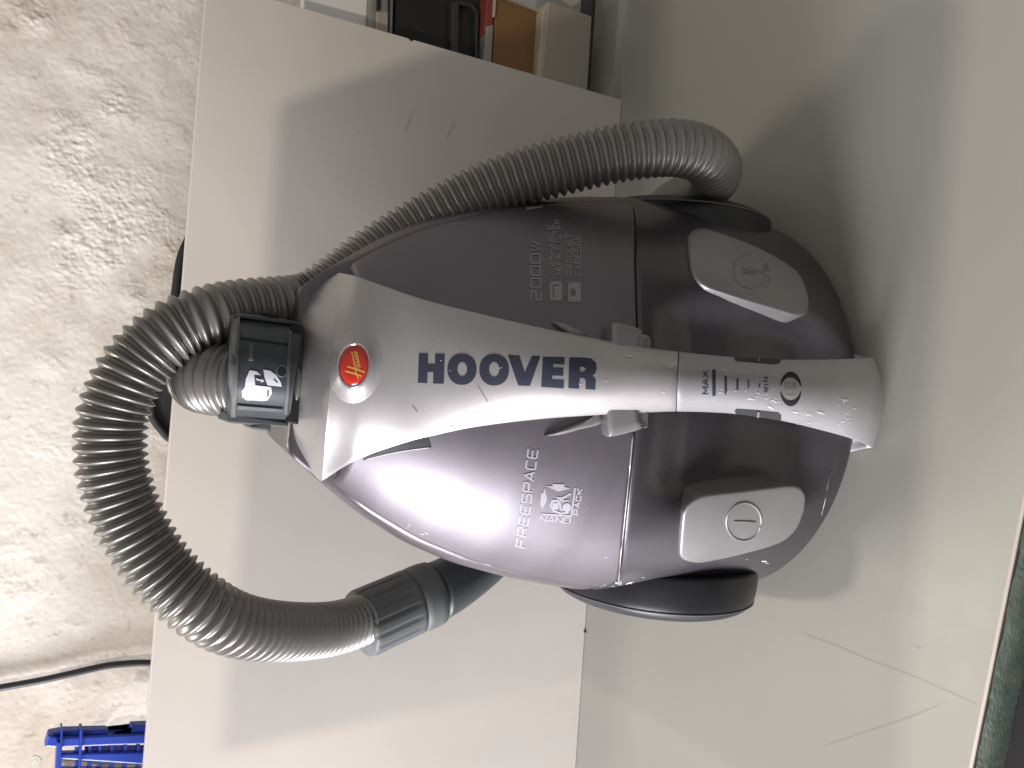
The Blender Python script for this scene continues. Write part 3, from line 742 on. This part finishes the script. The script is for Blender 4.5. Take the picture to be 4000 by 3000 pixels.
tube_on('line_mark', [(2866, 2037), (2890, 2036), (2920, 2037), (2950, 2039)], bvL, .0008, M['scratch_dark'], pl)
tube_on('round_mark', pts_ellipse(2930, 1058, 62, 66, 32, a0=-.3, a1=4.9)[:], bvR, .0009, M['silver_button'], pr)
tube_on('cable_mark', [(2990, 1030), (3003, 1038), (3000, 1058), (2985, 1066), (3008, 1085), (3000, 1110), (2985, 1118)], bvR, .0009, M['silver_button'], pr)
decal('plug_mark', [([(2908, 1056), (2922, 1043), (2945, 1050), (2958, 1062), (2945, 1072), (2922, 1070)], [])]+ribbon([(2958, 1062), (2985, 1060)], 3)+ribbon([(2898, 1050), (2920, 1050)], 2.5)+ribbon([(2898, 1066), (2920, 1066)], 2.5), bvR, .0003, M['scratch_dark'], pr)
# bumper split line
tube_on('bumper_joint', [(3243, 1842), (3232, 1900), (3222, 1960), (3209, 2012)], bvS, .0004, M['silver_button'], VAC)

# wheels
def wheel(sx, xin, xout, cy_, cz_, r):
    prof = [(xin, r*.80), (xin, r*.97), (xin+(xout-xin)*.12, r), (xin+(xout-xin)*.45, r), (xin+(xout-xin)*.70, r*.975), (xin+(xout-xin)*.86, r*.90), (xin+(xout-xin)*.95, r*.78), (xout, r*.6), (xout, r*.45)]
    hub = [(xout-.004, r*.46), (xout-.001, r*.44), (xout+.001*0, r*.30), (xout+.0005, r*.02)]
    def lathe(pf, n=72):
        pf = [p for p in catmull([(a, b, 0) for a, b in pf], 4)[:, :2]]; V = []; F = []
        for (x_, r_) in pf:
            for k in range(n):
                a = 2*math.pi*k/n; V.append((sx*x_+XC, cy_+r_*math.cos(a), cz_+r_*math.sin(a)))
        for i in range(len(pf)-1):
            for k in range(n):
                a = i*n+k; b = i*n+(k+1) % n; F.append((a, b, b+n, a+n) if sx > 0 else (a, a+n, b+n, b))
        return V, F
    V, F = lathe(prof); wo = mesh_obj('wheel', V, F, M['tyre'], VAC)
    V, F = sweep([(sx*(xin+(xout-xin)*.70)+XC, cy_+(r*.979)*math.cos(a_), cz_+(r*.979)*math.sin(a_)) for a_ in np.linspace(0, 2*math.pi, 97)], [.0007]*97, 6, False); mesh_obj('tyre_joint', V, F, M['grip_plastic'], wo)
    V, F = lathe(hub); mesh_obj('hub_cap', V, F, M['dark_plastic'], wo)
wheel(-1, .131, .1700, -.193, .0860, .0850)
wheel(1, .130, .1610, -.182, .0825, .081)

# hose connector collar on the nose
def coll(s_, k):   # s across (-1 upright left .. 1 right), k 0 top .. 1 bottom
    pass
TLp, TRp, BRp, BLp = (932, 1236), (1184, 1266), (1130, 1656), (893, 1640)
V = []; F = []; NX = 25; NZ = 11
def colpt(u, v, dep):   # u: 0..1 along photo-down; v: 0..1 along photo-right
    x = (1-u)*((1-v)*TLp[0]+v*TRp[0]) + u*((1-v)*BLp[0]+v*BRp[0]); y = (1-u)*((1-v)*TLp[1]+v*TRp[1]) + u*((1-v)*BLp[1]+v*BRp[1])
    return atY(x, y, dep)
def cyY(u, base=-.200, h=.030): s_ = 2*u-1; return base - h*(1-abs(s_)**2.6)
for i in range(NZ):
    v = i/(NZ-1)
    fr = [colpt(j/(NX-1), v, cyY(j/(NX-1))) for j in range(NX)]
    a, b = fr[0], fr[-1]
    bk_ = [b+np.array([0, .03, 0]), b+np.array([.012, .055, 0]), a+np.array([-.012, .055, 0]), a+np.array([0, .03, 0])]
    V += fr+bk_
n_ = NX+4
for i in range(NZ-1):
    for j in range(n_):
        a = i*n_+j; b = i*n_+(j+1) % n_; F.append((a, a+n_, b+n_, b))
F.append(tuple(range(n_))); F.append(tuple((NZ-1)*n_+j for j in range(n_))[::-1])
CN = mesh_obj('hose_connector', V, F, M['dark_plastic'], VAC, True, label='dark grey square hose connector plugged into the nose')
bm = bmesh.new(); bm.from_mesh(CN.data); bmesh.ops.recalc_face_normals(bm, faces=bm.faces); bm.to_mesh(CN.data); bm.free()
b_ = CN.modifiers.new('edge', 'BEVEL'); b_.width = .0012; b_.segments = 2; b_.limit_method = 'ANGLE'; b_.angle_limit = math.radians(40)
bvC = BVHTree.FromPolygons([Vector(v) for v in V], F)
z3 = lambda x, y: (500+x*.4822, 1000+y*.4822)
def cpad(name, pts, h, m, lab=None):
    L = [z3(*p) for p in pts]; L2 = []
    for a, b in zip(L, L[1:]+[L[0]]):
        for k in range(6): L2.append((a[0]+(b[0]-a[0])*k/6, a[1]+(b[1]-a[1])*k/6))
    return pad(name, L2, bvC, [(1, -.0005), (.995, h*.8), (.97, h), (.6, h), (.2, h)], m, CN, label=lab)
cpad('connector_lip', [(862, 508), (905, 510), (872, 1290), (832, 1285)], .0022, M['grip_plastic'])
cpad('connector_rib', [(915, 640), (1300, 700), (1296, 722), (913, 668)], .0012, M['dark_plastic'])
cpad('connector_rib', [(885, 1195), (1255, 1225), (1250, 1250), (880, 1225)], .0015, M['grip_plastic'])
cpad('connector_rib', [(1300, 620), (1322, 622), (1290, 1270), (1262, 1268)], .0020, M['grip_plastic'])
cpad('connector_slot', [(982, 712), (1018, 712), (1012, 850), (978, 850)], .0006, M['grip_plastic'])
decal('screw_hole', [(pts_ellipse(*z3(1245, 930), 18, 20, 20), [])], bvC, .0004, M['black'], CN)
tube_on('screw_rim', pts_ellipse(*z3(1245, 930), 20, 22, 24)+[pts_ellipse(*z3(1245, 930), 20, 22, 24)[0]], bvC, .0005, M['grip_plastic'], CN)
icon = [([z3(*p) for p in [(985, 925), (1040, 935), (1075, 965), (1020, 960), (1030, 1045), (1158, 1060), (1165, 1110), (1130, 1165), (1080, 1172), (1020, 1165), (960, 1165), (925, 1140), (920, 1090), (945, 1060), (955, 990)]], [[z3(*p) for p in [(1128, 1080), (1143, 1082), (1140, 1135), (1125, 1133)]][::-1]]),
        ([z3(*p) for p in [(1095, 920), (1150, 930), (1200, 965), (1235, 1020), (1245, 1057), (1130, 1045), (1105, 985)]], [[z3(*p) for p in [(1180, 985), (1215, 1020), (1205, 1028), (1178, 1000)]][::-1]]),
        ([z3(*p) for p in [(1036, 990), (1082, 1003), (1082, 992), (1104, 1014), (1074, 1026), (1078, 1014), (1034, 1002)]], [])]
decal('pictogram', icon, bvC, .0004, M['white_print'], CN, 10)['label'] = 'white pictogram of a hose plugging into a cleaner'
def cslab(name, pts, Y, dep, m): return bm_obj(name, prism_bm([Vector(atY(*z3(*p), Y)) for p in pts], (0, dep, 0), .0012), m, CN)
cslab('clip', [(1070, 470), (1085, 452), (1220, 470), (1228, 508), (1140, 515)], -.206, .022, M['black'])
cslab('clip', [(1000, 1370), (1100, 1350), (1165, 1362), (1155, 1438), (1120, 1418), (1005, 1405)], -.206, .022, M['grip_plastic'])
cslab('socket', [(1330, 560), (1425, 560), (1385, 1370), (1295, 1350)], -.212, .045, M['black'])
cslab('side_flange', [(822, 1270), (1305, 1345), (1300, 1392), (815, 1355)], -.206, .03, M['grip_plastic'])
cslab('side_flange', [(895, 462), (1085, 478), (1415, 540), (1412, 565), (900, 500)], -.206, .03, M['grip_plastic'])

# ------------------------------------------------------------------ hose
def hosepts(l): return [atD(*p) if p[2] > 0 else atY(*p) for p in l]
X0 = float(atY(880, 1478, -.19)[0])
arc_ = [(X0, -.192 , .385), (X0, -.192, .398)] + [(X0-.004*k/6, -.147-.045*math.cos(math.pi*k/6), .402+.045*math.sin(math.pi*k/6)) for k in range(1, 6)] + [(X0-.005, -.098, .37), (0, -.075, .30), (.01, -.062, .22), (.04, -.058, .15), (.075, -.058, .10)]
ctl = [(2545, 870, .735), (2640, 790, .70), (2735, 748, .655), (2785, 700, .615), (2790, 650, .580), (2735, 600, .556), (2640, 578, .546), (2530, 583, .541), (2400, 603, .540), (2240, 640, .540), (2080, 682, .540), (1920, 737, .540), (1760, 815, .540), (1600, 908, .540), (1450, 1005, .535), (1320, 1105, .528), (1200, 1180, .520),
       (1084, 1198, .505), (943, 1212, .49), (809, 1240, .475), (708, 1278, .468), (625, 1332, .462), (551, 1402, .458), (500, 1476, .455), (461, 1562, .453), (437, 1649, .452), (433, 1766, .452), (449, 1872, .453), (488, 1993, .455), (559, 2127, .458), (649, 2248, .462), (780, 2365, .468), (915, 2438, .485), (1070, 2466, .515), (1235, 2464, .56), (1350, 2444, .59), (1450, 2405, .615)]
P = catmull([np.array(p) for p in arc_]+hosepts(ctl), 12)
# light smoothing
for _ in range(6): P[1:-1] = P[1:-1]*.5 + (P[:-2]+P[2:])*.25
PITCH = .0063; SUB = 8
P, q = resample(P, PITCH/SUB)
def prof(ph):   # rib profile: narrow crest, broad valley
    c = .5+.5*np.cos(2*math.pi*ph); return c**.85
HR = .0202*(1+.15*(1-sst(.05, .16, q)))
rad = HR - .0035*(1-prof(q/PITCH))
V, F = sweep(P, rad, 30)
hose = mesh_obj('hose', V, F, M['hose'], VAC, True, label='long ribbed silver grey hose')
# hand grip end
c0, c1, c2 = atD(1405, 2440, .612), atD(1606, 2351, .640), atD(1692, 2316, .652)
def straight(a, b, n): return np.array([a+(b-a)*k/(n-1) for k in range(n)])
ns = 96; L = straight(c0, c1, 14); fl_ = np.zeros((14, ns))
for i in range(14):
    e = min(i/1.2, (13-i)/3., 1)
    for j in range(ns):
        g = max(0, math.cos(j/ns*2*math.pi*16))**14
        fl_[i, j] = .0272 - (.0012 if i in (0,) else 0) - .0016*g*max(0, e)
V, F = sweep(L, fl_, ns); gr = mesh_obj('hose_grip', V, F, M['grip_plastic'], VAC, True, label='ribbed dark grey hose cuff')
L = straight(c1, c2, 4); V, F = sweep(L, [.0268, .0276, .0276, .0268], 64); mesh_obj('grip_ring', V, F, M['grip_plastic'], gr)
tp = catmull([c2, atD(1770, 2275, .668), atD(1860, 2212, .69), atD(1980, 2110, .72), atD(2120, 1990, .745), atD(2250, 1880, .755)], 8)
V, F = sweep(tp, np.linspace(.0250, .0205, len(tp)), 48); mesh_obj('wand_tube', V, F, M['dark_plastic'], VAC, True, label='dark grey curved tube tucked behind the body')

# ------------------------------------------------------------------ wear: paint chips and scratches
def chips(spots, bv, m, parent, name, seed=1):
    r = random.Random(seed); pol = []
    for (x, y, sx, sy, n) in spots:
        for _ in range(n):
            cx = x+r.gauss(0, sx); cy = y+r.gauss(0, sy); big_ = r.random() < .16; L = r.uniform(9, 20) if big_ else r.uniform(2, 11); a = r.uniform(-.4, .6); wd = r.uniform(1.8, 4.2) if big_ else r.uniform(.7, 2.4)
            pts = []
            for k in range(13):
                t = 2*math.pi*k/13; q_ = r.uniform(.45, 1.15); px_, py_ = L*q_*math.cos(t), wd*q_*math.sin(t)
                pts.append((cx+px_*math.cos(a)-py_*math.sin(a), cy+px_*math.sin(a)+py_*math.cos(a)))
            pol.append((pts, []))
    o = decal(name, pol, bv, .00030, m, parent, 30); o['kind'] = 'stuff'; return o
chips([(2830, 1455, 25, 5, 5), (2850, 1530, 30, 6, 7), (2960, 1540, 35, 12, 12), (3010, 1560, 30, 18, 10), (3130, 1612, 30, 5, 7), (3200, 1618, 25, 8, 6), (3290, 1570, 10, 10, 5), (3320, 1610, 12, 10, 5), (3280, 1650, 25, 8, 5), (3120, 1640, 40, 14, 5), (2560, 1425, 8, 8, 3), (2620, 1428, 12, 8, 6)], bvH, M['chip'], hg, 'scuff_marks', 3)
chips([(1570, 1350, 6, 10, 1), (1700, 1340, 8, 5, 2), (2150, 1360, 20, 10, 3), (2450, 1395, 20, 4, 3), (2300, 1520, 120, 40, 8), (1900, 1420, 120, 30, 7)], bvH, M['chip'], hp, 'scuff_marks', 4)
chips([(2440, 2280, 14, 5, 5), (2540, 2290, 18, 5, 6), (2680, 2272, 14, 3, 4), (2330, 2288, 40, 3, 5), (2520, 2255, 4, 8, 1), (2950, 2190, 50, 10, 3)], bvS, M['chip'], VAC, 'chipped_paint', 5)
chips([(1590, 2052, 12, 6, 4), (1640, 2085, 14, 6, 4), (1880, 2205, 20, 4, 4), (2360, 2170, 20, 8, 2)], bvS, M['chip'], VAC, 'chipped_paint', 6)
decal('scratches', ribbon([(1610, 1585), (1632, 1610)], 1.2)+ribbon([(1865, 1505), (1905, 1570)], 1.0)+ribbon([(1760, 1660), (1772, 1672)], 1.0)+ribbon([(1330, 1535), (1350, 1548)], .9), bvH, .0003, M['scratch_dark'], hp)['kind'] = 'stuff'

# table scratches, specks, board stains
def flat_lines(name, lines, m, parent, hw=.0003, z=.0012, on=None):
    V = []; F = []
    for k, l in enumerate(lines):
        P_ = np.array([(on(x, y) if on else atZ(x, y, z + k*2e-5)) for x, y in l]); n0 = len(V)
        for i, p in enumerate(P_):
            d = P_[min(i+1, len(P_)-1)]-P_[max(i-1, 0)]; d /= np.linalg.norm(d)
            nn = np.cross(d, [0, 0, 1] if not on else backv); nn /= np.linalg.norm(nn); V += [p+nn*hw, p-nn*hw]
        for i in range(len(P_)-1): F.append((n0+2*i, n0+2*i+1, n0+2*i+3, n0+2*i+2))
    o = mesh_obj(name, V, F, m, parent); o['kind'] = 'stuff'; return o
lines = [[(3140, 2478), (3260, 2520), (3400, 2580), (3550, 2635), (3700, 2700), (3815, 2752)], [(3220, 2915), (3400, 2855), (3550, 2805), (3670, 2755)], [(3570, 2526), (3598, 2534)]]
for _ in range(46):
    x, y = random.uniform(2600, 3750), random.uniform(100, 2950)
    if 2500 < x < 3500 and 700 < y < 2350: continue
    a = random.uniform(0, 6.3); L = random.uniform(2, 6); lines.append([(x, y), (x+L*math.cos(a), y+L*math.sin(a))])
flat_lines('table_scratches', lines, M['scratch_faint'], tbl, .00013, .0003)
tag(mesh_obj('speck', *(lambda p: ([p+np.array(q)*.0022 for q in [(-1, 0, 0), (0, -1, 0), (1, 0, 0), (0, 1, 0), (0, 0, 1)]], [(0, 1, 4), (1, 2, 4), (2, 3, 4), (3, 0, 4)]))(atZ(2286, 2466, .0005)), M['black']), 'tiny black crumb at the foot of the white panel, left of the wheel', 'crumb')
onb = lambda x, y: onboard(x, y, .0006)
flat_lines('board_stains', [[(1610, 445), (1600, 470), (1590, 495), (1582, 520)], [(1775, 470), (1765, 500), (1755, 525), (1748, 545)]], M['stain'], brd, .0005, 0, onb)
